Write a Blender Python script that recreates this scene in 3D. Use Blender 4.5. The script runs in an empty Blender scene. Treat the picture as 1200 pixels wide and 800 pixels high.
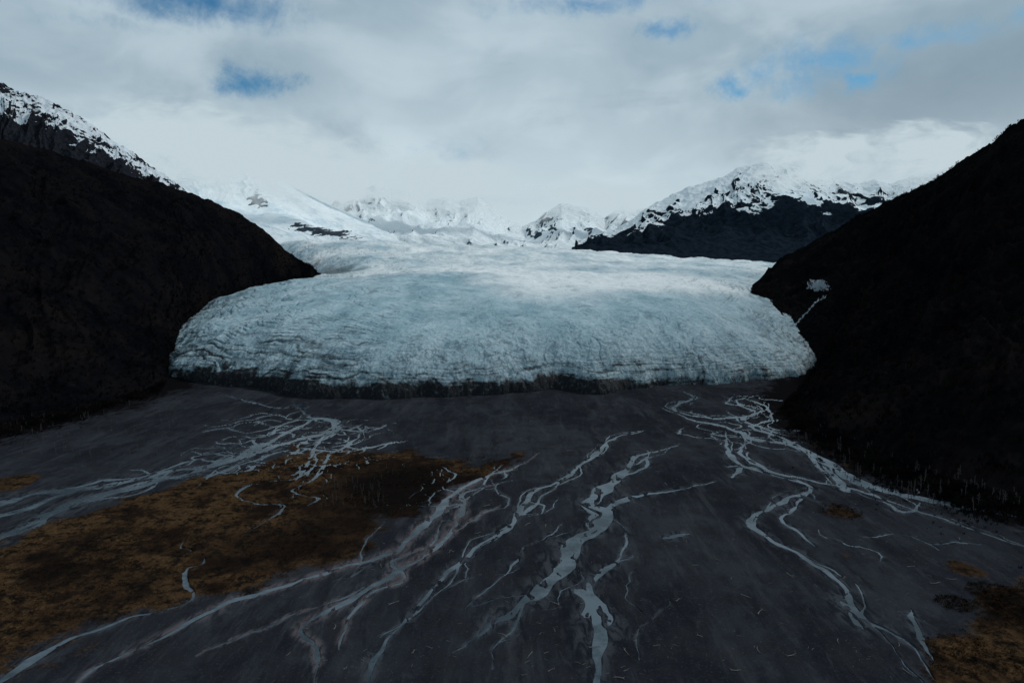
import bpy, math, random
import numpy as np
from mathutils import Vector, Matrix
rng = np.random.default_rng(7); random.seed(7)
CAMH = 150.0; F = 800.0; PITCH = math.atan(90/800.0)
sp, cp = math.sin(PITCH), math.cos(PITCH)
# ---------- survey helpers: measured bearings -> metres in the valley
def ray(u, v):
    x = (u-600)/F; c = (400-v)/F
    return x, cp + c*sp, -sp + c*cp
def P(u, v, D):
    x, y, z = ray(u, v); return (x/y*D, D, CAMH + z/y*D)
def G(u, v):
    x, y, z = ray(u, v); s = -CAMH/z; return (x*s, y*s, 0.0)
# ---------- noise
_perm = np.random.default_rng(3).permutation(256); _perm = np.concatenate([_perm,_perm,_perm])
_ga = np.random.default_rng(5).uniform(0, 2*np.pi, 256); _gx=np.cos(_ga).astype(np.float32); _gy=np.sin(_ga).astype(np.float32)
def pn(x, y, s=0):
    x = np.asarray(x, dtype=np.float64)+s*17.31; y = np.asarray(y, dtype=np.float64)+s*9.17
    xf=np.floor(x); yf=np.floor(y); xi=xf.astype(np.int64)&255; yi=yf.astype(np.int64)&255
    fx=(x-xf); fy=(y-yf); u=fx*fx*fx*(fx*(fx*6-15)+10); v=fy*fy*fy*(fy*(fy*6-15)+10)
    def g(ix,iy,dx,dy):
        h=_perm[_perm[ix]+iy]; return _gx[h]*dx+_gy[h]*dy
    a=g(xi,yi,fx,fy); b=g((xi+1)&255,yi,fx-1,fy); c=g(xi,(yi+1)&255,fx,fy-1); d=g((xi+1)&255,(yi+1)&255,fx-1,fy-1)
    return 1.5*((a*(1-u)+b*u)*(1-v)+(c*(1-u)+d*u)*v)
def fbm(x,y,o=4,s=0,g=0.5):
    r=0;a=1;n=0
    for i in range(o):
        r=r+a*pn(x*2**i,y*2**i,s+i*3); n+=a; a*=g
    return r/n
def ridged(x,y,o=5,s=0,g=0.5):
    r=0;a=1;n=0;w=1
    for i in range(o):
        k=(1-np.abs(pn(x*2.03**i,y*2.03**i,s+i*5)))**2
        r=r+a*k*w; w=np.clip(k*1.3,0,1); n+=a; a*=g
    return r/n
def sst(a,b,x):
    t=np.clip((x-a)/(b-a),0,1); return t*t*(3-2*t)
# ---------- mesh helpers
def new_mesh(name, V, Q, mat, attrs=None, smooth=True, tri=False):
    k = 3 if tri else 4
    V=np.ascontiguousarray(V,dtype=np.float32).reshape(-1,3); Q=np.ascontiguousarray(Q,dtype=np.int32).reshape(-1,k)
    me=bpy.data.meshes.new(name); me.vertices.add(len(V)); me.vertices.foreach_set('co',V.ravel())
    me.loops.add(Q.size); me.loops.foreach_set('vertex_index',Q.ravel())
    me.polygons.add(len(Q)); me.polygons.foreach_set('loop_start',np.arange(0,Q.size,k,dtype=np.int32))
    me.polygons.foreach_set('use_smooth',np.full(len(Q),smooth,dtype=bool))
    me.update(calc_edges=True); me.validate()
    for n,a in (attrs or {}).items():
        at=me.attributes.new(n,'FLOAT','POINT'); at.data.foreach_set('value',np.ascontiguousarray(a,dtype=np.float32).ravel())
    if mat: me.materials.append(mat)
    ob=bpy.data.objects.new(name,me); bpy.context.scene.collection.objects.link(ob); return ob
def grid_q(nr,nc,mask=None):
    i=np.arange(nr*nc).reshape(nr,nc)
    q=np.stack([i[:-1,:-1],i[:-1,1:],i[1:,1:],i[1:,:-1]],-1)
    if mask is not None:
        m=mask[:-1,:-1]|mask[:-1,1:]|mask[1:,1:]|mask[1:,:-1]; q=q[m]
    return q.reshape(-1,4)
def tag(ob,kind=None,label=None,category=None,group=None):
    if kind: ob["kind"]=kind
    if label: ob["label"]=label
    if category: ob["category"]=category
    if group: ob["group"]=group
# ---------- material helper
class M:
    def __init__(s,name):
        s.m=bpy.data.materials.new(name); s.m.use_nodes=True; s.t=s.m.node_tree; s.n=s.t.nodes; s.l=s.t.links
        s.b=s.n['Principled BSDF']; s.tc=s.n.new('ShaderNodeTexCoord')
    def set(s,k,v):
        if isinstance(v,bpy.types.NodeSocket): s.l.new(v,s.b.inputs[k])
        else: s.b.inputs[k].default_value=v
    def attr(s,n):
        a=s.n.new('ShaderNodeAttribute'); a.attribute_name=n; return a.outputs['Fac']
    def map(s,scale,rot=(0,0,0)):
        m=s.n.new('ShaderNodeMapping'); m.inputs['Scale'].default_value=scale; m.inputs['Rotation'].default_value=rot
        s.l.new(s.tc.outputs['Object'],m.inputs['Vector']); return m.outputs[0]
    def noise(s,scale,detail=6,rough=0.55,vec=None,dist=0.0):
        n=s.n.new('ShaderNodeTexNoise'); n.inputs['Scale'].default_value=scale; n.inputs['Detail'].default_value=detail
        n.inputs['Roughness'].default_value=rough; n.inputs['Distortion'].default_value=dist
        s.l.new(vec if vec else s.tc.outputs['Object'],n.inputs['Vector']); return n.outputs['Fac']
    def cells(s,scale3,warp):
        v=s.n.new('ShaderNodeTexVoronoi'); v.feature='DISTANCE_TO_EDGE'; v.inputs['Scale'].default_value=1.0
        mp=s.map(scale3); nz=s.n.new('ShaderNodeTexNoise'); nz.inputs['Scale'].default_value=1.3; nz.inputs['Detail'].default_value=5; s.l.new(mp,nz.inputs['Vector'])
        a=s.n.new('ShaderNodeVectorMath'); a.operation='MULTIPLY_ADD'; s.l.new(nz.outputs['Color'],a.inputs[0]); a.inputs[1].default_value=(warp,)*3; s.l.new(mp,a.inputs[2])
        s.l.new(a.outputs[0],v.inputs['Vector']); return v.outputs['Distance']
    def rng(s,v,a,b,c=0.0,d=1.0):
        n=s.n.new('ShaderNodeMapRange'); n.interpolation_type='SMOOTHSTEP'
        for i,x in zip((1,2,3,4),(a,b,c,d)): n.inputs[i].default_value=x
        s.l.new(v,n.inputs[0]); return n.outputs[0]
    def math(s,op,a,b=None,c=None):
        n=s.n.new('ShaderNodeMath'); n.operation=op
        for i,x in enumerate((a,b,c)):
            if x is None: continue
            if isinstance(x,(int,float)): n.inputs[i].default_value=x
            else: s.l.new(x,n.inputs[i])
        return n.outputs[0]
    def mix(s,f,a,b):
        n=s.n.new('ShaderNodeMix'); n.data_type='RGBA'
        for i,x in ((0,f),(6,a),(7,b)):
            if isinstance(x,(int,float)): n.inputs[i].default_value=x
            elif isinstance(x,tuple): n.inputs[i].default_value=(*x,1)
            else: s.l.new(x,n.inputs[i])
        return n.outputs[2]
    def bump(s,h,strength,dist):
        n=s.n.new('ShaderNodeBump'); n.inputs['Strength'].default_value=strength; n.inputs['Distance'].default_value=dist
        s.l.new(h,n.inputs['Height']); s.l.new(n.outputs[0],s.b.inputs['Normal'])

# ================= STREAM NETWORK =================
def crom(pts,k=6):
    p=np.array(pts,float); p=np.vstack([2*p[0]-p[1],p,2*p[-1]-p[-2]]); out=[]
    for i in range(1,len(p)-2):
        for t in np.linspace(0,1,k,endpoint=False):
            a,b,c,d=p[i-1],p[i],p[i+1],p[i+2]
            out.append(0.5*((2*b)+(-a+c)*t+(2*a-5*b+4*c-d)*t*t+(-a+3*b-3*c+d)*t**3))
    out.append(p[-2]); return np.array(out)
S=[ # (points, width m start, width m end, silt, braided)
 ([(345,472),(362,488),(388,492),(392,505),(352,514),(300,530),(240,549),(180,564),(110,582),(60,600),(0,630),(-80,660)],5,8,0,1),
 ([(370,490),(345,502),(310,520),(262,543),(200,552),(120,570),(50,577),(0,590),(-90,610)],4,7,0,1),
 ([(330,522),(270,536),(215,556),(160,562),(90,574),(20,600),(-40,610)],2.5,3,0,1),
 ([(395,498),(372,520),(360,545),(345,560),(300,566),(278,578),(300,590),(335,592),(320,606),(285,627)],2.2,1.6,0,1),
 ([(430,500),(410,520),(385,535),(370,560),(340,575),(372,585),(330,604)],2.2,1.2,0,1),
 ([(480,515),(440,522),(400,530),(350,525),(300,538),(250,556),(230,570)],2.4,2.2,0,1),
 ([(243,650),(236,660),(213,670),(224,690),(218,706),(160,722),(90,745),(40,770),(0,797),(-60,830)],1.4,2.6,0,0),
 ([(632,530),(610,545),(560,562),(528,582),(514,600),(500,612),(482,628),(462,645),(430,655),(380,672),(320,690),(270,705),(200,740),(120,778),(70,815)],2.9,2.2,1,0),
 ([(585,565),(545,577),(540,605),(512,640),(470,668),(432,690),(385,715),(352,737),(372,762),(366,800)],2.4,1.8,1,0),
 ([(520,610),(500,640),(462,655),(470,680),(430,700),(405,735),(398,760)],1.5,1.1,1,0),
 ([(757,505),(722,512),(700,530),(662,560),(626,575),(615,592),(595,617),(560,640),(530,667),(505,690),(480,722),(440,745)],3.2,1.2,0,1),
 ([(700,520),(680,545),(650,570),(610,605),(585,628),(548,650)],1.1,1.1,0,0),
 ([(800,520),(770,528),(745,535),(733,552),(702,574),(692,590),(716,603),(700,622),(672,640),(660,665),(625,697),(590,722),(560,745)],2.6,5.0,0,1),
 ([(760,528),(755,548),(730,558),(712,574),(700,590)],1.8,1.8,0,0),
 ([(845,563),(790,574),(742,582),(715,594),(700,615),(670,632),(655,655)],2.4,3.6,0,0),
 ([(748,645),(712,665),(688,690),(706,712),(704,752),(700,815)],1.6,4.8,0,0),
 ([(655,655),(640,690),(600,715),(575,730)],2,1,0,0),
 ([(775,478),(812,492),(850,500),(885,515),(925,520),(968,540),(1000,562),(1060,580),(1110,590),(1200,606),(1300,618)],3.4,8,0,0),
 ([(885,512),(868,530),(900,550),(945,562),(1010,575),(1080,600),(1200,640)],3.0,1.6,0,1),
 ([(850,505),(852,525),(870,545),(925,562),(950,572),(908,592),(880,608),(900,630),(950,658),(990,690),(1000,718),(1060,750),(1100,800)],3.4,1.6,0,1),
 ([(893,462),(862,470),(884,484),(842,490),(800,484),(790,476),(812,466),(800,458)],3,2.4,0,1),
 ([(893,470),(905,490),(880,500),(915,512),(945,530),(962,550),(975,566)],2,3,0,1),
 ([(860,462),(900,478),(870,490),(905,505),(935,512)],2,2,0,1),
 ([(950,572),(935,590),(915,610),(940,625),(955,640)],1.4,1.2,0,0),
 ([(850,548),(870,545),(858,558)],2,3,0,0),
 ([(775,631),(790,628),(806,625)],2,1.4,0,0),
 ([(988,700),(1000,716),(1012,735)],3.2,3.0,0,0),
 ([(1068,715),(1075,740),(1090,770)],1.6,2.0,0,0),
 ([(965,545),(980,560),(992,575)],3,5,0,0),
 ([(450,610),(438,625),(425,642),(421,656)],1.1,.9,0,0),
 ([(515,545),(532,556),(520,572),(545,580)],1.6,1.3,0,0),
 ([(600,540),(575,555),(560,575),(525,598)],1.3,1.3,0,0),
 ([(585,590),(560,605),(530,625),(490,650)],1.1,1.1,1,0),
 ([(220,628),(214,640),(225,645)],.8,.8,0,0),
 ([(360,470),(330,478),(290,470),(260,462)],2.0,2.0,0,0),
 ([(1030,585),(1060,600),(1080,590)],2,2,0,0),
 ([(670,690),(692,700),(690,722)],2.8,2.8,0,0),
 ([(440,680),(400,700),(340,722),(280,745),(230,770)],.8,1.0,1,0),
 ([(500,700),(470,730),(440,770),(430,800)],.8,1.2,0,0),
 ([(660,610),(640,630),(615,640),(600,665),(570,690),(545,715)],.7,.8,0,0),
 ([(716,603),(735,625),(728,650),(712,665)],.8,1.2,0,0),
]
segs=[]
for pts,w0,w1,si,br in S:
    g=np.array([G(u,v)[:2] for u,v in pts]); c=crom(g,6); n=len(c)
    for i in range(n-1):
        t=i/(n-1); taper=min(1,(t*5+0.15),((1-t)*5+0.15))
        segs.append((c[i],c[i+1],(w0+(w1-w0)*t)*0.68*taper,si))
    for q in range(br):   # anabranches that split off and rejoin
        tan=np.gradient(c,axis=0); nrm=np.stack([-tan[:,1],tan[:,0]],-1); nrm/=np.linalg.norm(nrm,axis=1)[:,None]+1e-9
        L=np.concatenate([[0],np.cumsum(np.linalg.norm(np.diff(c,axis=0),axis=1))])
        off=(1.8+1.2*random.random())*(w0+w1)*0.7*np.sin(L/random.uniform(16,28)+random.uniform(0,6))*np.sin(L/random.uniform(40,70)+random.uniform(0,6))
        c2=c+nrm*off[:,None]
        for i in range(n-1):
            t=i/(n-1); ww=(w0+(w1-w0)*t)*0.24*min(1,t*6+.1,(1-t)*6+.1)
            segs.append((c2[i],c2[i+1],max(ww,.3),si))
def walkers(n,ub,vb,dirn,w,length,wig=0.9):
    for k in range(n):
        x,y,_=G(random.uniform(*ub),random.uniform(*vb)); a=math.atan2(dirn[1],dirn[0])+random.uniform(-.4,.4)
        base=a; L=random.uniform(*length); st=6.0; p=np.array([x,y]); m=int(L/st); ph=random.uniform(0,6); ww=random.uniform(*w)
        for i in range(m):
            a=base+wig*math.sin(ph+i*0.55)+random.uniform(-.35,.35)
            q=p+st*np.array([math.cos(a),math.sin(a)]); segs.append((p,q,ww*0.6*min(1,(m-i)/3+.2,i/3+.2),0)); p=q
walkers(56,(285,475),(484,545),(-0.8,-0.5),(0.9,2.0),(40,120),1.1)
walkers(16,(300,400),(540,590),(-0.6,-0.8),(0.7,1.2),(15,50))
walkers(22,(800,895),(462,508),(0.35,-0.9),(0.8,1.8),(40,110),0.9)
walkers(16,(480,640),(535,600),(-0.5,-0.9),(0.6,1.1),(20,90))
walkers(10,(900,1050),(560,640),(0.5,-0.8),(0.6,1.1),(15,60))
walkers(14,(420,820),(580,740),(-0.45,-0.9),(0.35,0.7),(20,60),0.4)

# ================= GROUND =================
inv=np.concatenate([np.linspace(1/90,1/225,70,endpoint=False),np.linspace(1/225,1/1000,680,endpoint=False),np.linspace(1/1000,1/9000,70)])
Dr=1/inv
tc=np.concatenate([np.linspace(-2.6,-0.85,120,endpoint=False),np.linspace(-0.85,0.85,1800,endpoint=False),np.linspace(0.85,2.6,121)])
DD,TT=np.meshgrid(Dr,tc,indexing='ij'); GX=DD*TT; GY=DD
nr,nc=GX.shape
WX=GX+2.0*pn(GX/11,GY/17,1)+0.5*pn(GX/4,GY/7,2); WY=GY+3.4*pn(GX/15,GY/18,4)+0.7*pn(GX/5,GY/8,6)
R=np.full((nr,nc),9.0); SI=np.zeros((nr,nc))
for a,b,w,si in segs:
    m=4*w+6; y0=max(60,min(a[1],b[1])-m); y1=max(a[1],b[1])+m
    r0,r1=np.searchsorted(Dr,[y0,y1])
    x0=min(a[0],b[0])-m; x1=max(a[0],b[0])+m
    t0=min(x0/y0,x0/y1); t1=max(x1/y0,x1/y1); c0,c1=np.searchsorted(tc,[t0,t1])
    if r1<=r0 or c1<=c0: continue
    px=WX[r0:r1,c0:c1]-a[0]; py=WY[r0:r1,c0:c1]-a[1]; e=b-a; L=e@e+1e-6
    h=np.clip((px*e[0]+py*e[1])/L,0,1); d=np.hypot(px-h*e[0],py-h*e[1])/w
    R[r0:r1,c0:c1]=np.minimum(R[r0:r1,c0:c1],d)
    if si: SI[r0:r1,c0:c1]=np.maximum(SI[r0:r1,c0:c1],1-sst(0.9,4.2,d))
R=R/np.clip(1.0+0.9*fbm(GX/24,GY/34,2,8),0.45,1.9)
def sdf(X,Y,poly):
    p=np.array(poly,float); d=np.full(X.shape,1e9); ins=np.zeros(X.shape,bool); n=len(p)
    for i in range(n):
        a=p[i]; b=p[(i+1)%n]; e=b-a; px=X-a[0]; py=Y-a[1]
        h=np.clip((px*e[0]+py*e[1])/(e@e+1e-9),0,1); d=np.minimum(d,np.hypot(px-h*e[0],py-h*e[1]))
        c=((a[1]>Y)!=(b[1]>Y))
        with np.errstate(divide='ignore',invalid='ignore'):
            xx=(b[0]-a[0])*(Y-a[1])/(b[1]-a[1]+1e-12)+a[0]
        ins^=(c&(X<xx))
    return np.where(ins,d,-d)
def pdist(X,Y,pl):
    d=np.full(X.shape,1e9)
    for a,b in zip(pl[:-1],pl[1:]):
        a=np.array(a[:2]);b=np.array(b[:2]);e=b-a;px=X-a[0];py=Y-a[1];h=np.clip((px*e[0]+py*e[1])/(e@e+1e-9),0,1);d=np.minimum(d,np.hypot(px-h*e[0],py-h*e[1]))
    return d
lf=[G(-400,640),G(-150,545),G(0,503),G(60,490),G(120,474),G(180,456),(-470,925,2),(-548,1080,10),(-625,1300,30),(-650,1560,60),(-632,1850,92),(-598,2060,118),(-584,2200,118)]
rf=[G(1500,700),G(1300,620),G(1200,594),G(1110,568),G(1030,538),G(980,513),G(942,490),G(930,469),G(945,450),P(958,430,1040),P(898,394,1240),P(868,369,1450),P(868,346,1700),P(898,321,2200),P(915,306,2900)]
def gp(l): return [G(u,v)[:2] for u,v in l]
mpoly=gp([(-300,700),(-60,655),(0,638),(60,612),(130,592),(200,570),(262,556),(350,530),(440,526),(500,533),(560,545),(612,532),(600,550),(545,565),(515,580),(500,602),(452,610),(420,650),(380,666),(320,685),(260,698),(180,714),(100,738),(40,768),(-20,800),(-300,900)])
mpoly2=gp([(1085,750),(1120,735),(1135,705),(1165,690),(1200,680),(1400,650),(1500,760),(1400,900),(1110,900)])
small=[((985,600),10,0.35),((992,652),6,.9),((1065,556),10,.5),((1110,548),14,.3),((1000,548),8,.3),((10,566),18,.8),((1150,590),12,.3),((1130,668),8,.4),((345,524),10,.5),((965,522),10,.3),((250,690),5,0)]
wn=14*fbm(GX/28,GY/28,6,11,0.66)
moss=sst(-12,13,sdf(GX,GY,mpoly)+2.0*wn); moss=np.maximum(moss,sst(-7,10,sdf(GX,GY,mpoly2)+1.4*wn))
hue=sst(-0.22,0.35,fbm(GX/38,GY/38,6,21,0.6)+0.22*sst(-60,-150,GX)+0.25*sst(60,160,GX)-0.03)
for (u,v),r,hh in small:
    x,y,_=G(u,v); k=sst(-3,5,r-np.hypot(GX-x,(GY-y)*0.8)+wn*0.8); moss=np.maximum(moss,k*.85); hue=hue*(1-k)+hh*k
dk=sst(-14,16,sdf(GX,GY,gp([(360,575),(420,545),(520,545),(520,590),(480,608),(430,640),(330,668),(250,670),(240,630),(330,615)]))+wn)
dk2=sst(-8,10,sdf(GX,GY,gp([(30,640),(120,625),(170,660),(200,700),(110,725),(20,700)]))+1.6*wn)
dk3=sst(-6,8,sdf(GX,GY,gp([(1080,745),(1115,700),(1200,685),(1300,690),(1300,735),(1150,735)]))+wn)
black=np.clip(np.maximum(0.85*sst(-14,16,sdf(GX,GY,gp([(400,560),(520,545),(525,585),(470,606),(420,612)]))+wn),0.85*dk3*sst(-.2,.1,fbm(GX/6,GY/6,3,61))),0,1)
black=np.maximum(black,0.75*sst(0.02,0.34,fbm(GX/20,GY/24,6,71,.72)+0.12*dk2))
hue=hue*(1-0.75*dk)*(1-0.5*dk2)*(1-0.7*dk3)
dfoot=np.minimum(pdist(GX,GY,lf[:9]),pdist(GX,GY,rf[:10]))
litter=sst(85,4,dfoot+3.0*wn)
near=sst(1.25,0.8,R)
base=0.10+0.08*fbm(GX/7,GY/10,3,31)+0.25*sst(0,.5,fbm(GX/60,GY/90,3,33))
base=np.maximum(base,0.0)+moss*(0.35+0.55*fbm(GX/4,GY/4,4,41)+0.3*np.abs(pn(GX/1.7,GY/1.7,43)))*(1-near)
bar=0.60*sst(0.10,0.4,fbm(GX/6,GY/13,3,51))
GZ=base*(1-near)+(-0.50+bar)*near
far=sst(1200,3000,GY); GZ=GZ-6*far
wet=sst(5.5,1.0,R)
# ---- ground material
g=M('silt_ground')
n1=g.noise(1.0,9,0.65,g.map((0.016,0.006,1),(0,0,math.radians(-22))),0.6)
n2=g.noise(0.9,9,0.7); n3=g.noise(0.05,8,0.7); n4=g.noise(3.0,6,0.65)
n5=g.noise(1.0,7,0.7,g.map((0.22,0.07,1),(0,0,math.radians(-24))),0.8)
n6=g.noise(0.018,9,0.68,None,0.4)
n7=g.noise(1.0,9,0.7,g.map((0.09,0.014,1),(0,0,math.radians(-22))),0.4)
col=g.mix(g.rng(n1,0.38,0.62),(0.0150,0.0175,0.0228),(0.035,0.0400,0.049))
col=g.mix(g.rng(n3,0.42,0.66),col,(0.023,0.025,0.030))
col=g.mix(g.math('MULTIPLY',g.rng(n6,0.52,0.64),0.6),col,(0.012,0.0138,0.0182))
col=g.mix(g.math('MULTIPLY',g.rng(n7,0.52,0.66),0.55),col,(0.049,0.054,0.063))
col=g.mix(g.math('MULTIPLY',g.rng(n7,0.46,0.34),0.55),col,(0.0115,0.013,0.0168))
col=g.mix(g.math('MULTIPLY',g.rng(n5,0.55,0.70),0.5),col,(0.055,0.060,0.070))
col=g.mix(g.math('MULTIPLY',g.rng(n5,0.45,0.30),0.5),col,(0.010,0.0115,0.0158))
col=g.mix(g.math('MULTIPLY',g.rng(n2,0.54,0.72),0.6),col,(0.077,0.081,0.089))
col=g.mix(g.math('MULTIPLY',g.attr('wet'),0.65),col,g.mix(g.rng(n5,.42,.58),(0.012,0.016,0.022),(0.068,0.077,0.090)))
col=g.mix(g.math('MULTIPLY',g.attr('silt'),g.rng(n5,.38,.62,.10,.85)),col,(0.118,0.102,0.110))
mcol=g.mix(g.attr('hue'),(0.018,0.0110,0.0082),(0.076,0.0440,0.0215))
mcol=g.mix(g.rng(g.noise(0.12,9,0.78),0.46,0.58),mcol,(0.012,0.0092,0.0075))
mcol=g.mix(g.math('MULTIPLY',g.rng(g.noise(0.5,8,0.78),0.5,0.66),g.math('MULTIPLY',g.attr('hue'),0.65)),mcol,(0.145,0.095,0.050))
mcol=g.mix(g.math('MULTIPLY',g.rng(n4,0.5,0.64),0.6),mcol,(0.007,0.0058,0.0055))
mcol=g.mix(g.attr('black'),mcol,(0.0065,0.006,0.006))
mf=g.rng(g.math('ADD',g.attr('moss'),g.math('MULTIPLY',g.math('SUBTRACT',n2,0.5),1.5)),0.2,0.8)
col=g.mix(mf,col,mcol)
lt=g.rng(g.math('ADD',g.attr('litter'),g.math('MULTIPLY',g.math('SUBTRACT',n5,0.5),1.8)),0.20,0.80)
col=g.mix(lt,col,(0.0065,0.0062,0.0068))
g.set('Base Color',col); g.set('Roughness',0.95); g.set('Specular IOR Level',0.0)
g.bump(g.math('ADD',n2,n4),0.7,0.35)
ground=new_mesh('ground',np.stack([GX,GY,GZ],-1),grid_q(nr,nc),g.m,{'moss':moss,'hue':hue,'wet':wet,'silt':SI,'litter':litter,'black':black})
tag(ground,'structure')
def gz(x,y):
    r=min(max(np.searchsorted(Dr,y),0),nr-1); c=min(max(np.searchsorted(tc,x/y),0),nc-1); return GZ[r,c],R[r,c],moss[r,c]
# ---- water lying in the channels
w=M('glacial_meltwater')
w.set('Base Color',w.mix(w.rng(w.noise(0.02,6,.7),0.40,0.60),(0.012,0.026,0.038),(0.090,0.125,0.152)))
w.set('Roughness',0.2); w.set('IOR',1.33); w.bump(w.noise(1.2,4,0.6,w.map((1,0.6,1))),0.2,0.3)
xs=np.linspace(-1500,1500,60); ys=np.linspace(70,1150,40); A,B=np.meshgrid(ys,xs,indexing='ij')
river=new_mesh('river_water',np.stack([B,A,np.full(A.shape,-0.14)],-1),grid_q(40,60),w.m); tag(river,'structure')

# ================= GLACIER =================
foot=[(-2100,5200),(-1150,3400),(-880,2800),(-780,2300),(-780,2050),(-780,1700),(-730,1450),(-640,1230),(-568,1060)]+[G(u,v)[:2] for u,v in [(184,434),(206,443),(250,449),(330,462),(385,467),(440,469),(520,466),(600,461),(650,458),(700,461),(740,458),(780,453),(860,449),(905,446),(942,439)]]+[(468,1040),(515,1150),(650,1350),(770,1700),(1080,2300),(1800,3400),(2600,5200)]
inv=np.concatenate([np.linspace(1/735,1/1300,620,endpoint=False),np.linspace(1/1300,1/5000,360)])
gr=1/inv; gt=np.linspace(-0.62,0.60,1500)
YY,T2=np.meshgrid(gr,gt,indexing='ij'); XX=YY*T2
d0=sdf(XX,YY,foot)
d=d0+24*fbm(XX/70,YY/90,3,61)*sst(480,360,XX)+6.0*fbm(XX/16,YY/22,4,63,.6)
Sy=np.interp(YY,[700,900,1100,1500,2200,3000,4200,5000],[62,70,81,104,128,170,240,262])
u_=T2*800+600
Sy=Sy+sst(2200,4500,YY)*(np.interp(u_,[250,350,430,530,640,740,830,920],[60,60,52,28,4,-26,-62,-84]))
Sy=Sy+9*fbm(XX/150,YY/240,4,66)*(1+YY/2500)-24*sst(300,470,XX)*sst(1450,1050,YY)
dc=np.maximum(d,0)
gg=0.17*(1-np.exp(-dc/5.0))+0.83*(1-np.exp(-dc/(92+40*sst(300,460,XX))))
H=Sy*gg
frontf=np.exp(-dc/300)
amp=sst(0,20,d)*(0.10+0.90*frontf)
curve=fbm(XX/130,YY/200,3,77)
wx=XX+9*fbm(XX/40,YY/60,3,131)+2.5*fbm(XX/9,YY/15,3,135); wy=YY+18*fbm(XX/40,YY/60,3,141)
def crack(x,y,s,w): return np.exp(-(pn(x,y,s)/w)**2)
cr1=crack(wx/24,wy/60,72,0.04); cr2=crack(wx/60,wy/32,74,0.08); cr3=crack(dc/20+2.2*curve,wx/160,78,0.12); cr4=crack(wx/9,wy/15,76,0.08); cr5=crack(dc/10+3.4*curve,wx/80,178,0.12)
leftw=sst(0,-240,XX)*0.95+sst(380,460,XX)*0.7; leftw=np.clip(leftw,0,1); patch=sst(-0.1,0.35,fbm(XX/60,YY/130,4,79)); patch2=sst(-0.1,0.3,fbm(XX/45,YY/100,4,89)); patch3=sst(-0.2,0.15,fbm(XX/50,YY/90,4,189))
front2=np.exp(-dc/130)
crk=np.maximum(0.6*cr1*(1-0.85*leftw)*patch,cr2*0.5*patch2)
crk=np.maximum(crk,np.maximum(1.0*cr3*(0.2+0.8*leftw)*patch3,0.85*cr5*front2*(0.5+0.5*leftw)*patch2))
crk=np.clip(np.maximum(crk,cr4*0.6*patch2*np.exp(-dc/260)*(1-.6*leftw)),0,1)
rough=ridged(wx/28,wy/44,6,81,0.60); fine=fbm(XX/8,YY/11,4,85)
H=H+amp*(5.0*(rough-0.45)*(1-.35*leftw)+1.4*fine-3.2*crk)+1.5*(1-frontf)*fbm(XX/50,YY/80,4,87)
H=np.where(d<0,H-3-0.2*np.abs(d),H)
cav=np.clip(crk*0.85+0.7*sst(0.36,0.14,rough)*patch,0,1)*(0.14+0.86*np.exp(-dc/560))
dirtn=fbm(XX/40,YY/44,5,91,0.55)
leftc=sst(290,60,XX)*sst(-520,-380,XX)
hh=H/np.maximum(6+14*leftc+16*dirtn,3)
dirt=sst(1.10,0.50,hh)*(0.22+0.78*leftc)
band=sst(0.16,0.0,np.abs(pn(dc/30+2.2*curve,XX/420,98)))
band2=sst(0.17,0.0,np.abs(pn(dc/13+3.4*curve,XX/260,108)))
band3=sst(0.20,0.0,np.abs(pn(H/3.6+1.6*curve,XX/180,208)))
dirt=dirt+0.36*np.exp(-dc/55)*sst(0.0,0.4,fbm(XX/24,YY/26,6,95,0.65)+0.04)
dirt=np.clip(dirt+(0.62*band+0.48*band2*patch3)*np.exp(-dc/(130+150*leftw))*(0.40+0.60*leftw)+0.60*band3*np.exp(-dc/60)+0.30*np.exp(-dc/95)*sst(0.0,0.4,fbm(XX/20,YY/30,6,99,0.65)),0,1)
uu=T2*800+600
mor=sst(0,1,1.25-np.hypot((uu-388)/46,(YY-2500)/430)+0.9*fbm(XX/60,YY/160,5,93)); dirt=np.maximum(dirt,0.55*mor)
sunp=np.exp(-((XX-280)/270)**2-((YY-1750)/380)**2)  # patch of sunlight painted into the ice colour, on top of the snow cover
snow_or_sun=sst(-0.05,0.85,0.8*fbm(XX/240,YY/520,5,101)+0.50*sst(1100,2700,YY)+1.35*sunp-0.35*np.exp(-dc/200))
old=np.exp(-dc/130)
i=M('glacier_ice')
c=i.mix(i.rng(i.noise(1.0,8,0.65,i.map((0.014,0.007,0.014))),0.38,0.62),(0.29,0.45,0.52),(0.46,0.62,0.68))
c=i.mix(i.attr('snow_or_sun'),c,(0.92,0.97,0.98))
c=i.mix(i.math('MULTIPLY',i.attr('old'),0.68),c,(0.24,0.32,0.36))
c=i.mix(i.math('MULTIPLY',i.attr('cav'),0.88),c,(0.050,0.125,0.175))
v1=i.rng(i.cells((0.050,0.030,0.055),0.9),0.0,0.06,1.0,0.0); v2=i.rng(i.cells((0.12,0.075,0.13),0.9),0.0,0.085,1.0,0.0)
pm=i.rng(i.noise(0.02,6,0.65),0.42,0.58,0.15,1.0)
c=i.mix(i.math('MULTIPLY',i.math('MULTIPLY',v1,pm),i.rng(i.attr('old'),0,0.8,0.22,0.65)),c,(0.050,0.085,0.11))
c=i.mix(i.math('MULTIPLY',v2,i.rng(i.attr('old'),0.05,0.9,0.03,0.48)),c,(0.060,0.085,0.105))
sp1=i.noise(1.0,9,0.75,i.map((0.11,0.085,0.22)))
c=i.mix(i.math('MULTIPLY',i.rng(sp1,0.54,0.64),i.rng(i.attr('old'),0,1,0.06,0.45)),c,(0.09,0.112,0.13))
sp2=i.noise(1.0,8,0.75,i.map((0.09,0.07,0.2)))
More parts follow.
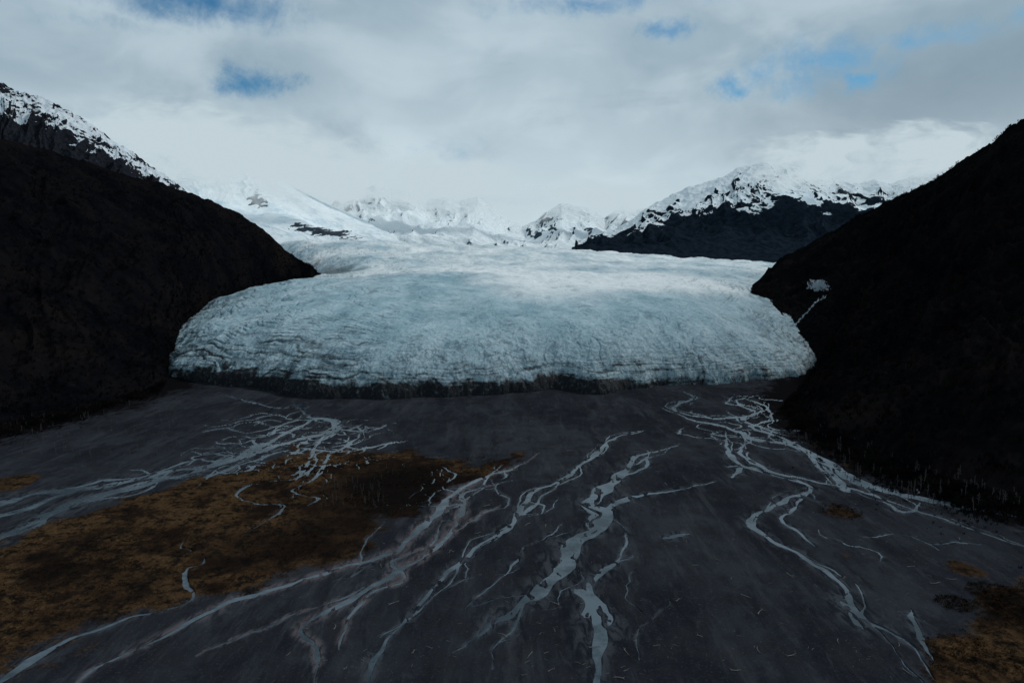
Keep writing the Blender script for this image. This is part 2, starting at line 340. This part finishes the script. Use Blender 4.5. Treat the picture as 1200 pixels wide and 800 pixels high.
c=i.mix(i.math('MULTIPLY',i.rng(sp2,0.54,0.66),i.rng(i.attr('old'),0,1,0.12,0.45)),c,(0.66,0.76,0.80))
dn=i.math('MULTIPLY',i.attr('dirt'),i.rng(i.noise(0.2,9,0.7),0.35,0.6,0.7,1.2))
c=i.mix(i.rng(dn,0.0,0.95),c,(0.012,0.014,0.017))
i.set('Base Color',c); i.set('Roughness',0.7); i.set('Specular IOR Level',0.1)
i.bump(i.noise(1.0,8,0.7,i.map((0.22,0.16,0.3))),0.45,2.0)
gl=new_mesh('glacier',np.stack([XX,YY,H],-1),grid_q(*XX.shape,mask=d>-14),i.m,{'cav':cav,'dirt':dirt,'snow_or_sun':snow_or_sun,'old':old}); tag(gl,'structure')

# ================= HILLS AND MOUNTAINS =================
def loft(name,footp,ridge,nu,nt,mat,pw=1.1,amp=20,sc=120,top=0.3,back=0.35,seed=0,rid=0.5,snowf=None,kind='structure',skirt=60,fineamp=3,finesc=14,lin=False,gul=0,gn=30,low=0.0):
    s=np.linspace(0,1,nu)
    def rs(p,lin=False):
        c=np.array(p,float) if lin else crom(p,8); L=np.linspace(0,1,len(c)); return np.stack([np.interp(s,L,c[:,k]) for k in range(3)],-1)
    f=rs(footp); r=rs(ridge,lin)
    t=np.concatenate([[-0.12,-0.05],np.linspace(0,1,nt),1+back*np.linspace(0.04,1,max(12,nt//6))])
    T=t[:,None]; tt=np.clip(T,0,1)
    X=f[None,:,0]+(r-f)[None,:,0]*T; Y=f[None,:,1]+(r-f)[None,:,1]*T
    Z=f[None,:,2]+(r-f)[None,:,2]*(tt**pw)
    Z=Z-np.where(T>1,(T-1)*1.1*(r[None,:,2]),0)+np.where(T<0,T*skirt*8,0)
    win=np.sin(np.clip(tt,0,1)*np.pi)**0.7*(1-top)+top*sst(0,.5,tt)
    N=(1-rid)*fbm(X/sc,(Y)/sc,6,seed)+rid*(ridged(X/sc,Y/sc,6,seed+9)-0.5)
    Z=Z+amp*win*N*2+fineamp*sst(0,.1,tt)*fbm(X/finesc,Y/finesc,3,seed+20)
    if gul:
        S_=s[None,:]*gn+1.5*fbm(X/sc*.8,Y/sc*.8,4,seed+30)
        Gy=ridged(S_+0*T,T*1.8+0*S_,4,seed+40,0.45)-0.5
        Z=Z+gul*Gy*2*sst(0,.25,tt)*(0.22+0.78*sst(1.0,0.75,T))
    V=np.stack([X,Y,Z],-1)
    du=np.gradient(V,axis=1); dt=np.gradient(V,axis=0); n=np.cross(du,dt); n/=np.linalg.norm(n,axis=-1,keepdims=True)+1e-9
    n*=np.sign(n[...,2:3]+1e-9); at={}
    if snowf is not None: at['snow_or_sun']=np.clip(snowf(X,Y,Z,n,T+0*X),-1,2)
    ob=new_mesh(name,V,grid_q(*X.shape),mat,at); tag(ob,kind); return ob,V,t
h=M('dark_hillside')
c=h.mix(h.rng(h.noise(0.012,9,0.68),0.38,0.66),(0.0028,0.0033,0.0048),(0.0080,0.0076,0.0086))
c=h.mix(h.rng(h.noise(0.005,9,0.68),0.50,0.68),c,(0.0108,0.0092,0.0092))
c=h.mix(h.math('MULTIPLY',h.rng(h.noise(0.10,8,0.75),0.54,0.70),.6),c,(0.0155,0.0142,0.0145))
c=h.mix(h.rng(h.attr('snow_or_sun'),0.35,0.65),c,(0.26,0.31,0.35))
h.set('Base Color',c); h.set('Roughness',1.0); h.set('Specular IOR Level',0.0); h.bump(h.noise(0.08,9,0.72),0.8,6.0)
lr=[P(-650,-120,900),P(-250,60,1100),P(0,163,1350),P(60,178,1450),P(120,196,1550),P(190,216,1680),P(225,228,1720),P(262,242,1800),P(300,264,1880),P(325,284,1930),P(345,300,1990),P(368,317,2060),P(373,321,2200)]
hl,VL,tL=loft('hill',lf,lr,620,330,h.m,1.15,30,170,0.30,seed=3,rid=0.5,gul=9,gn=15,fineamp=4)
rr=[P(1700,-150,900),P(1450,-20,1000),P(1330,60,1100),P(1250,112,1200),P(1198,141,1350),P(1160,168,1500),P(1125,192,1600),P(1100,208,1650),P(1080,217,1700),P(1060,227,1750),P(1030,240,1850),P(1000,256,2000),P(970,274,2200),P(940,292,2500),P(918,304,3000)]
def sr_(X,Y,Z,n,T):
    o=np.zeros_like(X)
    U=600+800*X/Y*0.985; Vv=310-800*(Z-CAMH)/Y   # bearing and dip of each slope point, in survey units
    a=np.hypot((U-951)/12,(Vv-334)/6)
    o=np.maximum(o,sst(1.3,0.6,a+1.5*fbm(X/14,Z/8,5,5,.6)))
    p=[(962,347),(948,356),(940,366),(930,378),(921,390)]
    for q0,q1 in zip(p[:-1],p[1:]):
        e=np.array([q1[0]-q0[0],q1[1]-q0[1]]); px=U+2*pn(X/9,Z/9,3)-q0[0]; pz=Vv-q0[1]; hh_=np.clip((px*e[0]+pz*e[1])/(e@e),0,1)
        o=np.maximum(o,sst(1.4,0.4,np.hypot(px-hh_*e[0],pz-hh_*e[1])+.8*pn(X/5,Z/5,8)))
    return o*sst(1000,1100,Y)
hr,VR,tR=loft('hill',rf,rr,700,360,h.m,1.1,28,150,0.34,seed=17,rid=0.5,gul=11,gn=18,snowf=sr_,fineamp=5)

def mtn_mat(name,rock1,rock2,snowc,nscale,k=0.9,snow2=None):
    m=M(name); s=m.math('ADD',m.attr('snow_or_sun'),m.math('MULTIPLY',m.math('SUBTRACT',m.noise(nscale,9,0.75),0.5),k))
    rk=m.mix(m.rng(m.noise(nscale*2,8,0.7),0.35,0.65),rock1,rock2)
    if snow2: snowc=m.mix(m.math('MULTIPLY',m.rng(m.noise(1.0,9,0.7,m.map((nscale*.9,nscale*.35,nscale*1.6))),0.46,0.62),0.6),snowc,snow2)
    m.set('Base Color',m.mix(m.rng(s,0.40,0.60),rk,snowc)); m.set('Roughness',0.9); m.set('Specular IOR Level',0.0)
    m.bump(m.noise(nscale*3,8,0.7),0.4,0.5/nscale*0.3); return m.m
m1=mtn_mat('crest_rock',(0.008,0.010,0.014),(0.022,0.025,0.031),(0.66,0.73,0.78),0.05,1.5)
def s1(X,Y,Z,n,T): return 0.66+1.1*fbm(X/60,Y/60,6,7,0.62)+1.5*(n[...,2]-0.72)-2.2*sst(0.84,0.62,T+0.15*fbm(X/90,Y/90,3,2))
cr=[P(-500,-150,2300),P(-250,-10,2400),P(-100,62,2500),P(0,97,2500),P(22,108,2500),P(50,114,2520),P(72,126,2520),P(110,146,2550),P(135,166,2560),P(160,180,2580),P(186,200,2590),P(212,219,2600),P(270,262,2650)]
cf=[(x*0.80,y-650,z*0.35) for x,y,z in cr]
loft('mountain',cf,cr,460,220,m1,1.1,26,150,0.3,seed=31,rid=0.6,snowf=s1,fineamp=8,finesc=22,lin=True,gul=17,gn=24)
m2=mtn_mat('snowfield',(0.030,0.042,0.060),(0.06,0.075,0.095),(0.86,0.94,0.97),0.008,0.5,(0.54,0.71,0.80))
def s2(X,Y,Z,n,T):
    U=600+800*X/Y*0.985; Vv=310-800*(Z-CAMH)/Y
    f1=fbm(X/70,Z/50,6,5,.7); f2=fbm(X/90,Z/40,6,8,.7)
    a=np.hypot((U-312)/10,(Vv-236)/8)+1.8*f1
    L=Vv-(263+0.18*(U-350)); b=np.maximum(np.abs(U-384)/34,np.abs(L-3)/4.5)+1.9*f2
    return 1.2-1.3*sst(1.0,.7,a)-1.3*sst(1.0,.7,b)+0.12*fbm(X/200,Y/200,4,3)
sr=[P(60,124,7000),P(130,150,7000),P(185,170,7000),P(235,178,7000),P(275,190,7100),P(310,202,7300),P(350,222,7600),P(400,246,7900),P(450,268,8200)]
sf=[P(150,330,4200),P(200,330,4200),P(250,325,4200),P(290,320,4200),P(330,310,4300),P(370,302,4400),P(410,295,4600),P(440,290,4800),P(480,288,5000)]
loft('mountain',sf,sr,520,280,m2,1.25,30,800,0.4,seed=41,rid=0.4,snowf=s2,fineamp=5,finesc=120,gul=14,gn=9)
m3=mtn_mat('peak_rock',(0.032,0.048,0.070),(0.068,0.088,0.115),(0.84,0.91,0.94),0.006,0.8)  # rock colours lightened and blued to paint in the distance haze
def s3(X,Y,Z,n,T): return 0.90+1.3*fbm(X/330,Y/330,6,9,.6)+2.0*(n[...,2]-0.66)+0.9*n[...,0]
pr=[P(330,262,9500),P(360,244,9500),P(385,243,9500),P(398,228,9500),P(412,221,9500),P(424,222,9500),P(440,216,9500),P(458,223,9500),P(480,223,9500),P(500,232,9500),P(520,232,9500),P(540,235,9500),P(560,231,9500),P(580,246,9500),P(596,258,9500),P(612,266,9500),P(628,258,9500),P(640,248,9500),P(658,237,9500),P(676,241,9500),P(690,243,9500),P(708,255,9500),P(722,246,9500),P(730,240,9500),P(745,245,9500),P(760,244,9500),P(800,250,9500)]
pf=[P(330,300,6600)]+[P(330+i*34,296,6600) for i in range(1,15)]
loft('mountain',pf,pr,900,260,m3,1.3,60,900,0.3,seed=57,rid=0.7,snowf=s3,fineamp=10,finesc=110,lin=True,gul=50,gn=13)
def s4(X,Y,Z,n,T): return 0.60+1.3*fbm(X/170,Y/170,6,19,0.65)+2.0*(n[...,2]-0.72)+0.5*sst(0.70,1.0,T)-2.4*sst(0.54,0.34,T+0.26*fbm(X/260,Y/260,5,5))
m4=mtn_mat('massif_rock',(0.0065,0.0115,0.019),(0.017,0.025,0.037),(0.80,0.88,0.92),0.012,1.5)
qr=[P(680,286,5600),P(705,274,5700),P(722,268,5800),P(740,256,5900),P(758,245,6100),P(772,237,6200),P(790,226,6300),P(805,219,6300),P(828,213,6400),P(850,206,6400),P(864,197,6500),P(880,195,6500),P(900,189,6500),P(918,193,6500),P(940,198,6500),P(965,203,6500),P(985,211,6500),P(1008,215,6400),P(1025,209,6400),P(1040,215,6400),P(1058,210,6400),P(1075,203,6400),P(1095,198,6400),P(1110,190,6400),P(1180,170,6400),P(1250,150,6400)]
qf=[P(670,290,4900)]+[P(670+i*45,294+min(i,6)*1.5,4400) for i in range(1,14)]
loft('mountain',qf,qr,860,300,m4,0.95,50,520,0.3,seed=71,rid=0.7,snowf=s4,fineamp=9,finesc=60,lin=True,gul=42,gn=16)
# ---- low stratus hanging round the summits (thin curved veils of cloud)
cm=bpy.data.materials.new('stratus_cloud'); cm.use_nodes=True; t_=cm.node_tree; t_.nodes.clear()
o_=t_.nodes.new('ShaderNodeOutputMaterial'); mxs=t_.nodes.new('ShaderNodeMixShader'); tr_=t_.nodes.new('ShaderNodeBsdfTransparent'); em=t_.nodes.new('ShaderNodeEmission')
em.inputs[0].default_value=(0.54,0.64,0.69,1); em.inputs[1].default_value=1.0  # veils glow by themselves, standing in for light scattered in cloud
at_=t_.nodes.new('ShaderNodeAttribute'); at_.attribute_name='veil'
t_.links.new(at_.outputs['Fac'],mxs.inputs[0]); t_.links.new(tr_.outputs[0],mxs.inputs[1]); t_.links.new(em.outputs[0],mxs.inputs[2]); t_.links.new(mxs.outputs[0],o_.inputs[0])
def cloud(cx,cz,rx,rz,D,dens,seed,tilt=0.0):
    x0,_,z0=P(cx,cz,D); wx_=rx/800*D; wz_=rz/800*D; n1,n2=120,80
    a=np.linspace(-1,1,n1)[None,:]+np.zeros((n2,1)); b=np.linspace(-1,1,n2)[:,None]+np.zeros((1,n1))
    X=x0+a*wx_; Z=z0+b*wz_-tilt*a*wx_; Y=D-400*(1-b**2)+300*a*a+120*pn(a*3,b*3,seed)
    r=np.hypot(a,b); f=fbm(a*2.0*rx/80+seed,b*2.0*rz/40,6,seed,0.6)
    de=np.clip(sst(1.0,0.12,r+0.65*f)*dens,0,1)*sst(1.0,0.75,np.maximum(abs(a),abs(b)))
    ob=new_mesh('cloud',np.stack([X,Y,Z],-1),grid_q(n2,n1),cm,{'veil':de}); tag(ob,'structure')
cloud(300,190,210,64,6000,1.2,1,0.12); cloud(215,168,140,56,5700,1.1,2,.1); cloud(520,216,130,42,8400,1.2,3,.05); cloud(395,212,100,48,8000,1.15,7,.1)
cloud(945,190,110,40,5700,1.2,4); cloud(1070,184,110,48,5700,1.2,5); cloud(700,235,110,30,8400,1.0,6); cloud(600,245,70,26,8500,.7,9)

# ================= FOREST MASS (stuff) =================
def brush(name,Vg,t,n,tmax,hr_,mat,seed,col0,col1,fringe,label):
    r=np.random.default_rng(seed); nt=np.where(t<=tmax)[0][-1]
    rows=(2+(nt-3)*r.random(n)**1.2).astype(int); cols=((col0+(col1-col0)*r.random(n))*(Vg.shape[1]-2)).astype(int)
    base=Vg[rows,cols]+r.uniform(-2,2,(n,3))*[1,1,0]
    nf=fringe; cc=((0.02+0.50*r.random(nf))*(Vg.shape[1]-2)).astype(int); b0=Vg[2,cc].copy(); inw=Vg[40,cc]-b0; inw/=np.linalg.norm(inw[:,:2],axis=1)[:,None]
    cl=fbm(b0[:,0]/22,b0[:,1]/22,3,4); off=np.abs(r.normal(0,1,nf))*(16+48*np.clip(cl+.2,0,1))-4; b0=b0-inw*off[:,None]; b0[:,2]=0
    base=np.vstack([base,b0]); N_=n+nf; Hh=r.uniform(*hr_,N_); Hh[n:]*=np.clip(1.0-off/90,.3,1)
    k=11; verts=np.zeros((N_,k,3,3))
    a=r.uniform(0,6.28,(N_,k)); lean=r.uniform(0,.45,(N_,k)); hh_=Hh[:,None]*r.uniform(.45,1.1,(N_,k)); wd=hh_*r.uniform(.04,.13,(N_,k)); rt=Hh[:,None]*r.uniform(0,.22,(N_,k))
    bx=base[:,None,0]+np.cos(a)*rt; by=base[:,None,1]+np.sin(a)*rt; bz=base[:,None,2]-.5+0*rt
    tx=bx+np.cos(a)*lean*hh_; ty=by+np.sin(a)*lean*hh_; tz=bz+hh_; a2=r.uniform(0,6.28,(N_,k)); cx=np.cos(a2)*wd; cy=np.sin(a2)*wd
    verts[:,:,0]=np.stack([bx,by,bz],-1); verts[:,:,1]=np.stack([tx+cx,ty+cy,tz*1.0],-1); verts[:,:,2]=np.stack([tx-cx,ty-cy,tz-hh_*r.uniform(.1,.5,(N_,k))],-1)
    keep=~((base[:,1]>860)&(np.abs(base[:,0]-10)<520)&(base[:,2]<3))   # nothing grows on the ice
    verts=verts[keep]; N_=int(keep.sum())
    ob=new_mesh(name,verts.reshape(-1,3),np.arange(N_*k*3).reshape(-1,3),mat,smooth=False,tri=True); tag(ob,'stuff',label,"forest")
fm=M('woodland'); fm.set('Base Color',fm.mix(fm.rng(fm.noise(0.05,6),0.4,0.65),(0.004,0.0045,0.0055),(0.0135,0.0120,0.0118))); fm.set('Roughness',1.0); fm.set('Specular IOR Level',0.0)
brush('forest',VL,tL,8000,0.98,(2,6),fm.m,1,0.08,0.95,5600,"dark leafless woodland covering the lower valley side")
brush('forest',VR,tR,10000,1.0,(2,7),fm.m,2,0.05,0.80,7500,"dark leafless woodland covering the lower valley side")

# ================= DEAD TREES AND DRIFTWOOD =================
def tube(V,Q,p0,p1,r0,r1,k=5,bend=0.0,n=3):
    p0=np.array(p0,float);p1=np.array(p1,float);ax=p1-p0;L=np.linalg.norm(ax);ax/=L
    a=np.cross(ax,[0.3,0.2,1.0] if abs(ax[2])<.9 else [1,0,0]);a/=np.linalg.norm(a);b=np.cross(ax,a);s=len(V)
    for i_ in range(n+1):
        t=i_/n;c=p0+(p1-p0)*t+a*bend*L*math.sin(t*math.pi);r=r0+(r1-r0)*t
        for j in range(k):
            th=j/k*2*math.pi;V.append(c+r*(a*math.cos(th)+b*math.sin(th)))
    for i_ in range(n):
        for j in range(k): Q.append([s+i_*k+j,s+i_*k+(j+1)%k,s+(i_+1)*k+(j+1)%k,s+(i_+1)*k+j])
wm=M('bleached_wood'); wm.set('Base Color',wm.mix(wm.noise(3,4),(0.07,0.07,0.07),(0.24,0.235,0.23))); wm.set('Roughness',0.9)
bm=M('grey_bark'); bm.set('Base Color',bm.mix(bm.noise(2,4),(0.028,0.027,0.027),(0.085,0.082,0.082))); bm.set('Roughness',0.95)
def mk(kind,seed):
    rd=random.Random(seed);V=[];Q=[]
    if kind=='tree':
        Ht=rd.uniform(8,12);tip=(rd.uniform(-.6,.6),rd.uniform(-.6,.6),Ht);tube(V,Q,(0,0,-.4),tip,.24,.05,6,rd.uniform(-.03,.03),4)
        for q in range(rd.randint(9,14)):
            t=rd.uniform(.25,.95);a=rd.uniform(0,6.28);l=(1.15-t)*rd.uniform(1.5,3.2);o=np.array(tip)*t
            e=o+np.array([math.cos(a)*l,math.sin(a)*l,l*rd.uniform(.2,.9)]);tube(V,Q,o,e,.08,.02,4,.08,2)
            e2=o+(e-o)*.6+np.array([math.cos(a+1)*l*.4,math.sin(a+1)*l*.4,l*.4]);tube(V,Q,o+(e-o)*.5,e2,.045,.015,3,0,1)
    else:
        L=rd.uniform(3.0,6.5);tube(V,Q,(0,0,.22),(L,0,.3),.22,.07,7,rd.uniform(-.12,.12),5)
        for q in range(5):
            a=rd.uniform(0,6.28);tube(V,Q,(0.1,0,.25),(-rd.uniform(.2,.7),math.cos(a)*.8,.3+max(-.25,math.sin(a)*.8)),.12,.03,4,.1,2)
        for q in range(rd.randint(1,5)):
            o=np.array([L*rd.uniform(.3,.95),0,.28]);a=rd.choice([-1,1])*rd.uniform(.5,1.2);l=rd.uniform(.6,2.2);tube(V,Q,o,o+np.array([math.cos(a)*l,math.sin(a)*l,rd.uniform(0,.7)]),.07,.02,4,.05,2)
    ob=new_mesh('proto',np.array(V),np.array(Q),wm.m if kind=='log' else bm.m); me=ob.data; bpy.data.objects.remove(ob); me.name='bare_tree' if kind=='tree' else 'driftwood_log'; return me
trees=[mk('tree',k) for k in range(5)]; logs=[mk('log',k+20) for k in range(8)]
col_=bpy.context.scene.collection
def place(me,name,x,y,z,rot,sc,label,cat,grp):
    ob=bpy.data.objects.new(name,me); ob.location=(x,y,z); ob.rotation_euler=(random.uniform(-.06,.06),random.uniform(-.06,.06),rot); ob.scale=(sc,sc,sc)
    tag(ob,None,label,cat,grp); col_.objects.link(ob)
n=0
while n<270:
    u=random.uniform(330,1180);v=random.uniform(500,798)
    if random.random()<0.35: v=random.uniform(620,798)
    x,y,_=G(u,v);z,r,mo=gz(x,y)
    if r<1.3 or mo>.3: continue
    if pn(x/30,y/30,7)<0.0 and random.random()<.7: continue
    place(random.choice(logs),'driftwood_log',x,y,z,random.uniform(0,6.28),random.choice([.15,.2,.25,.3,.35,.45,.75])*random.uniform(.8,1.2),"bleached driftwood log lying on dark silt flat","log","driftwood logs strewn over the silt flat"); n+=1
def tr(nn,ub,vb,s,label,mossy=None):
    k=0;tries=0
    while k<nn and tries<4000:
        tries+=1
        x,y,_=G(random.uniform(*ub),random.uniform(*vb));z,r,mo=gz(x,y)
        if r<1.4: continue
        place(random.choice(trees),'bare_tree',x,y,z,random.uniform(0,6.28),random.uniform(*s),label,"tree","leafless trees on the valley floor"); k+=1
tr(75,(1050,1200),(553,600),(.6,1.1),"leafless grey tree at the edge of the dark woodland")
tr(60,(930,1080),(500,560),(.5,.9),"leafless grey tree at the edge of the dark woodland")
tr(55,(370,450),(562,598),(.3,.6),"small bare grey tree standing in the brown bog")
tr(80,(20,210),(475,535),(.4,.8),"leafless grey tree on the gravel below the slope")
tr(25,(450,620),(535,560),(.25,.45),"small bare grey tree standing in the brown bog")
# shrubs (stuff)
sm=M('heath_shrub'); sm.set('Base Color',sm.mix(sm.rng(sm.noise(0.3,5),.35,.65),(0.006,0.005,0.005),(0.046,0.027,0.016))); sm.set('Roughness',1.0); sm.set('Specular IOR Level',0.0)
pts=[]
for (cx,cy),rad,k in [((985,600),13,220),((1120,708),8,260),((1165,695),11,320),((1190,720),11,260),((1090,555),20,150),((1140,585),16,150),((560,545),22,160),((480,560),24,300),((430,585),14,260),((60,690),35,300),((160,640),30,220),((330,640),20,200),((1150,770),12,200),((250,692),2,8),((60,480),60,160),((150,470),50,120),((960,520),25,120),((1030,550),20,140)]:
    x,y,_=G(cx,cy)
    for _ in range(k):
        a=random.uniform(0,6.28);r_=rad*math.sqrt(random.random());xx=x+r_*math.cos(a);yy=y+r_*math.sin(a);z,r,mo=gz(xx,yy)
        if r>1.3: pts.append((xx,yy,z,random.uniform(.3,1.2)))
for _ in range(12000):
    x,y,_z=G(random.uniform(-40,620),random.uniform(530,790)) if random.random()<.85 else G(random.uniform(1080,1230),random.uniform(680,800)); z,r,mo=gz(x,y)
    if r>1.5 and mo>.35 and pn(x/14,y/14,12)>-.05: pts.append((x,y,z,random.uniform(.25,.9)))
V=[];T3=[]
for x,y,z,s_ in pts:
    for q in range(16):
        a=random.uniform(0,6.28);e=random.uniform(.1,1.4);l=s_*random.uniform(.6,1.3);s0=len(V);dx,dy,dz=math.cos(a)*math.cos(e),math.sin(a)*math.cos(e),math.sin(e)
        cx,cy,cz=x+dx*l,y+dy*l,z+dz*l;w_=.25*s_
        V+= [(cx+random.uniform(-w_,w_),cy+random.uniform(-w_,w_),cz+random.uniform(-w_,w_)) for _ in range(2)]+[(cx-dx*l*.5,cy-dy*l*.5,cz-dz*l*.5)]
        T3.append([s0,s0+1,s0+2])
sh=new_mesh('shrubs',np.array(V),np.array(T3),sm.m,tri=True,smooth=False); tag(sh,'stuff',"low brown leafless heath shrubs on the valley floor","shrubs")

# ================= SKY =================
W=bpy.data.worlds.new("World"); bpy.context.scene.world=W; W.use_nodes=True
nt=W.node_tree; N=nt.nodes; Lk=nt.links; N.clear()
out=N.new('ShaderNodeOutputWorld'); tcw=N.new('ShaderNodeTexCoord')
def vm(op,a,b=None):
    n=N.new('ShaderNodeVectorMath'); n.operation=op
    for k,x in enumerate((a,b)):
        if x is None: continue
        if isinstance(x,tuple): n.inputs[k].default_value=x
        else: Lk.new(x,n.inputs[k])
    return n
def ma(op,a,b=None):
    n=N.new('ShaderNodeMath'); n.operation=op
    for k,x in enumerate((a,b)):
        if x is None: continue
        if isinstance(x,(int,float)): n.inputs[k].default_value=x
        else: Lk.new(x,n.inputs[k])
    return n.outputs[0]
def mr(v,a,b,c=0.,d=1.):
    n=N.new('ShaderNodeMapRange'); n.interpolation_type='SMOOTHSTEP'
    for k,x in zip((1,2,3,4),(a,b,c,d)): n.inputs[k].default_value=x
    Lk.new(v,n.inputs[0]); return n.outputs[0]
def nz_(vec,scale,detail,rough,dist=0):
    n=N.new('ShaderNodeTexNoise'); n.inputs['Scale'].default_value=scale; n.inputs['Detail'].default_value=detail; n.inputs['Roughness'].default_value=rough; n.inputs['Distortion'].default_value=dist
    Lk.new(vec,n.inputs['Vector']); return n.outputs
def mx(f,a,b):
    n=N.new('ShaderNodeMix'); n.data_type='RGBA'
    for k,x in ((0,f),(6,a),(7,b)):
        if isinstance(x,(int,float)): n.inputs[k].default_value=x
        elif isinstance(x,tuple): n.inputs[k].default_value=(*x,1)
        else: Lk.new(x,n.inputs[k])
    return n.outputs[2]
dirv=tcw.outputs['Generated']; sep=N.new('ShaderNodeSeparateXYZ'); Lk.new(dirv,sep.inputs[0])
zz=ma('MAXIMUM',sep.outputs[2],0.0); den=ma('ADD',zz,0.30)
cmb=N.new('ShaderNodeCombineXYZ'); Lk.new(ma('DIVIDE',sep.outputs[0],den),cmb.inputs[0]); Lk.new(ma('DIVIDE',sep.outputs[1],den),cmb.inputs[1])
pl=cmb.outputs[0]
warp=nz_(dirv,9,7,0.68)
wv=vm('MULTIPLY',vm('SUBTRACT',warp['Color'],(0.5,0.5,0.5)).outputs[0],(0.16,0.1,0.07)).outputs[0]
dw=vm('ADD',dirv,wv).outputs[0]
holes=[(225,2,60,15,.95),(296,98,23,11,.85),(783,42,19,9,.75),(965,80,46,19,.66),(992,100,16,7,.8),(875,97,18,7,.82),(548,180,32,11,.38),(690,0,80,9,.65),(1125,34,36,10,.58),(140,30,40,8,.3)]
acc=None
for u,v,ru,rv,st in holes:
    x,y,z=ray(u,v); L=math.sqrt(x*x+y*y+z*z); hv=(x/L,y/L,z/L)
    q=vm('MULTIPLY',vm('SUBTRACT',dw,hv).outputs[0],(800/ru,0.5,800/rv)).outputs[0]
    ln=vm('LENGTH',q).outputs['Value']; s_=mr(ln,2.6,-0.5,0,st*1.08)
    acc=s_ if acc is None else ma('MAXIMUM',acc,s_)
rag=nz_(dirv,16,8,0.66,0.5)['Fac']
acc=ma('ADD',acc,ma('MULTIPLY',ma('SUBTRACT',rag,0.5),ma('MULTIPLY',mr(acc,0.0,0.3),1.3)))
cn=nz_(pl,0.9,8,0.52,0.5)['Fac']; cn2=nz_(pl,2.4,8,0.52,0.5)['Fac']
sky=N.new('ShaderNodeTexSky'); sky.sky_type='NISHITA'; sky.sun_disc=False
skyc=vm('MULTIPLY',sky.outputs[0],(0.022,0.061,0.080)).outputs[0]
cc=mx(mr(cn,0.34,0.66),(0.225,0.33,0.41),(0.45,0.565,0.64))
cc=mx(ma('MULTIPLY',mr(cn2,0.42,0.66),0.5),cc,(0.58,0.695,0.76))
lowb=mr(sep.outputs[2],0.32,0.06)   # cloud deck thins and brightens towards the ridges
cc=mx(ma('MULTIPLY',lowb,0.74),cc,(0.63,0.745,0.80))
cc=mx(ma('MULTIPLY',mr(nz_(pl,1.5,8,0.55,0.6)['Fac'],0.52,0.68),0.40),cc,(0.21,0.305,0.385))
# one sector of the deck holds a darker cloud bank
cc=mx(ma('MULTIPLY',mr(vm('LENGTH',vm('MULTIPLY',vm('SUBTRACT',dw,tuple(np.array(ray(1090,120))/np.linalg.norm(ray(1090,120)))).outputs[0],(3.2,1,9)).outputs[0]).outputs['Value'],1.0,0.1),0.55),cc,(0.19,0.265,0.335))
fin=mx(mr(acc,0.06,1.05,0,0.97),cc,skyc)
# unseen sky above the view is dimmed to keep the valley floor dark
ovh=mr(sep.outputs[2],0.42,0.80,1.0,0.48)
sc_=vm('SCALE',fin); Lk.new(ovh,sc_.inputs['Scale'])
bg=N.new('ShaderNodeBackground'); Lk.new(sc_.outputs[0],bg.inputs[0]); bg.inputs[1].default_value=1.0; Lk.new(bg.outputs[0],out.inputs[0])
sd=bpy.data.lights.new('sun','SUN'); sd.energy=1.6; sd.angle=math.radians(10); sd.color=(1,.98,.96)
so=bpy.data.objects.new('sun',sd); col_.objects.link(so)
az=math.radians(60); el=math.radians(42)   # sun high, beyond and right of the glacier
dv=Vector((math.sin(az)*math.cos(el),math.cos(az)*math.cos(el),math.sin(el))); so.rotation_euler=(dv).to_track_quat('Z','Y').to_euler()
sky.sun_elevation=el; sky.sun_rotation=az
# ================= CAMERA =================
cd=bpy.data.cameras.new('camera'); cd.lens=24; cd.sensor_width=36; cd.clip_start=1; cd.clip_end=80000
co=bpy.data.objects.new('camera',cd); co.location=(0,0,CAMH); co.rotation_euler=(math.pi/2-PITCH,0,0); col_.objects.link(co)
sc=bpy.context.scene; sc.camera=co
sc.view_settings.view_transform='Standard'; sc.view_settings.look='None'; sc.view_settings.exposure=0
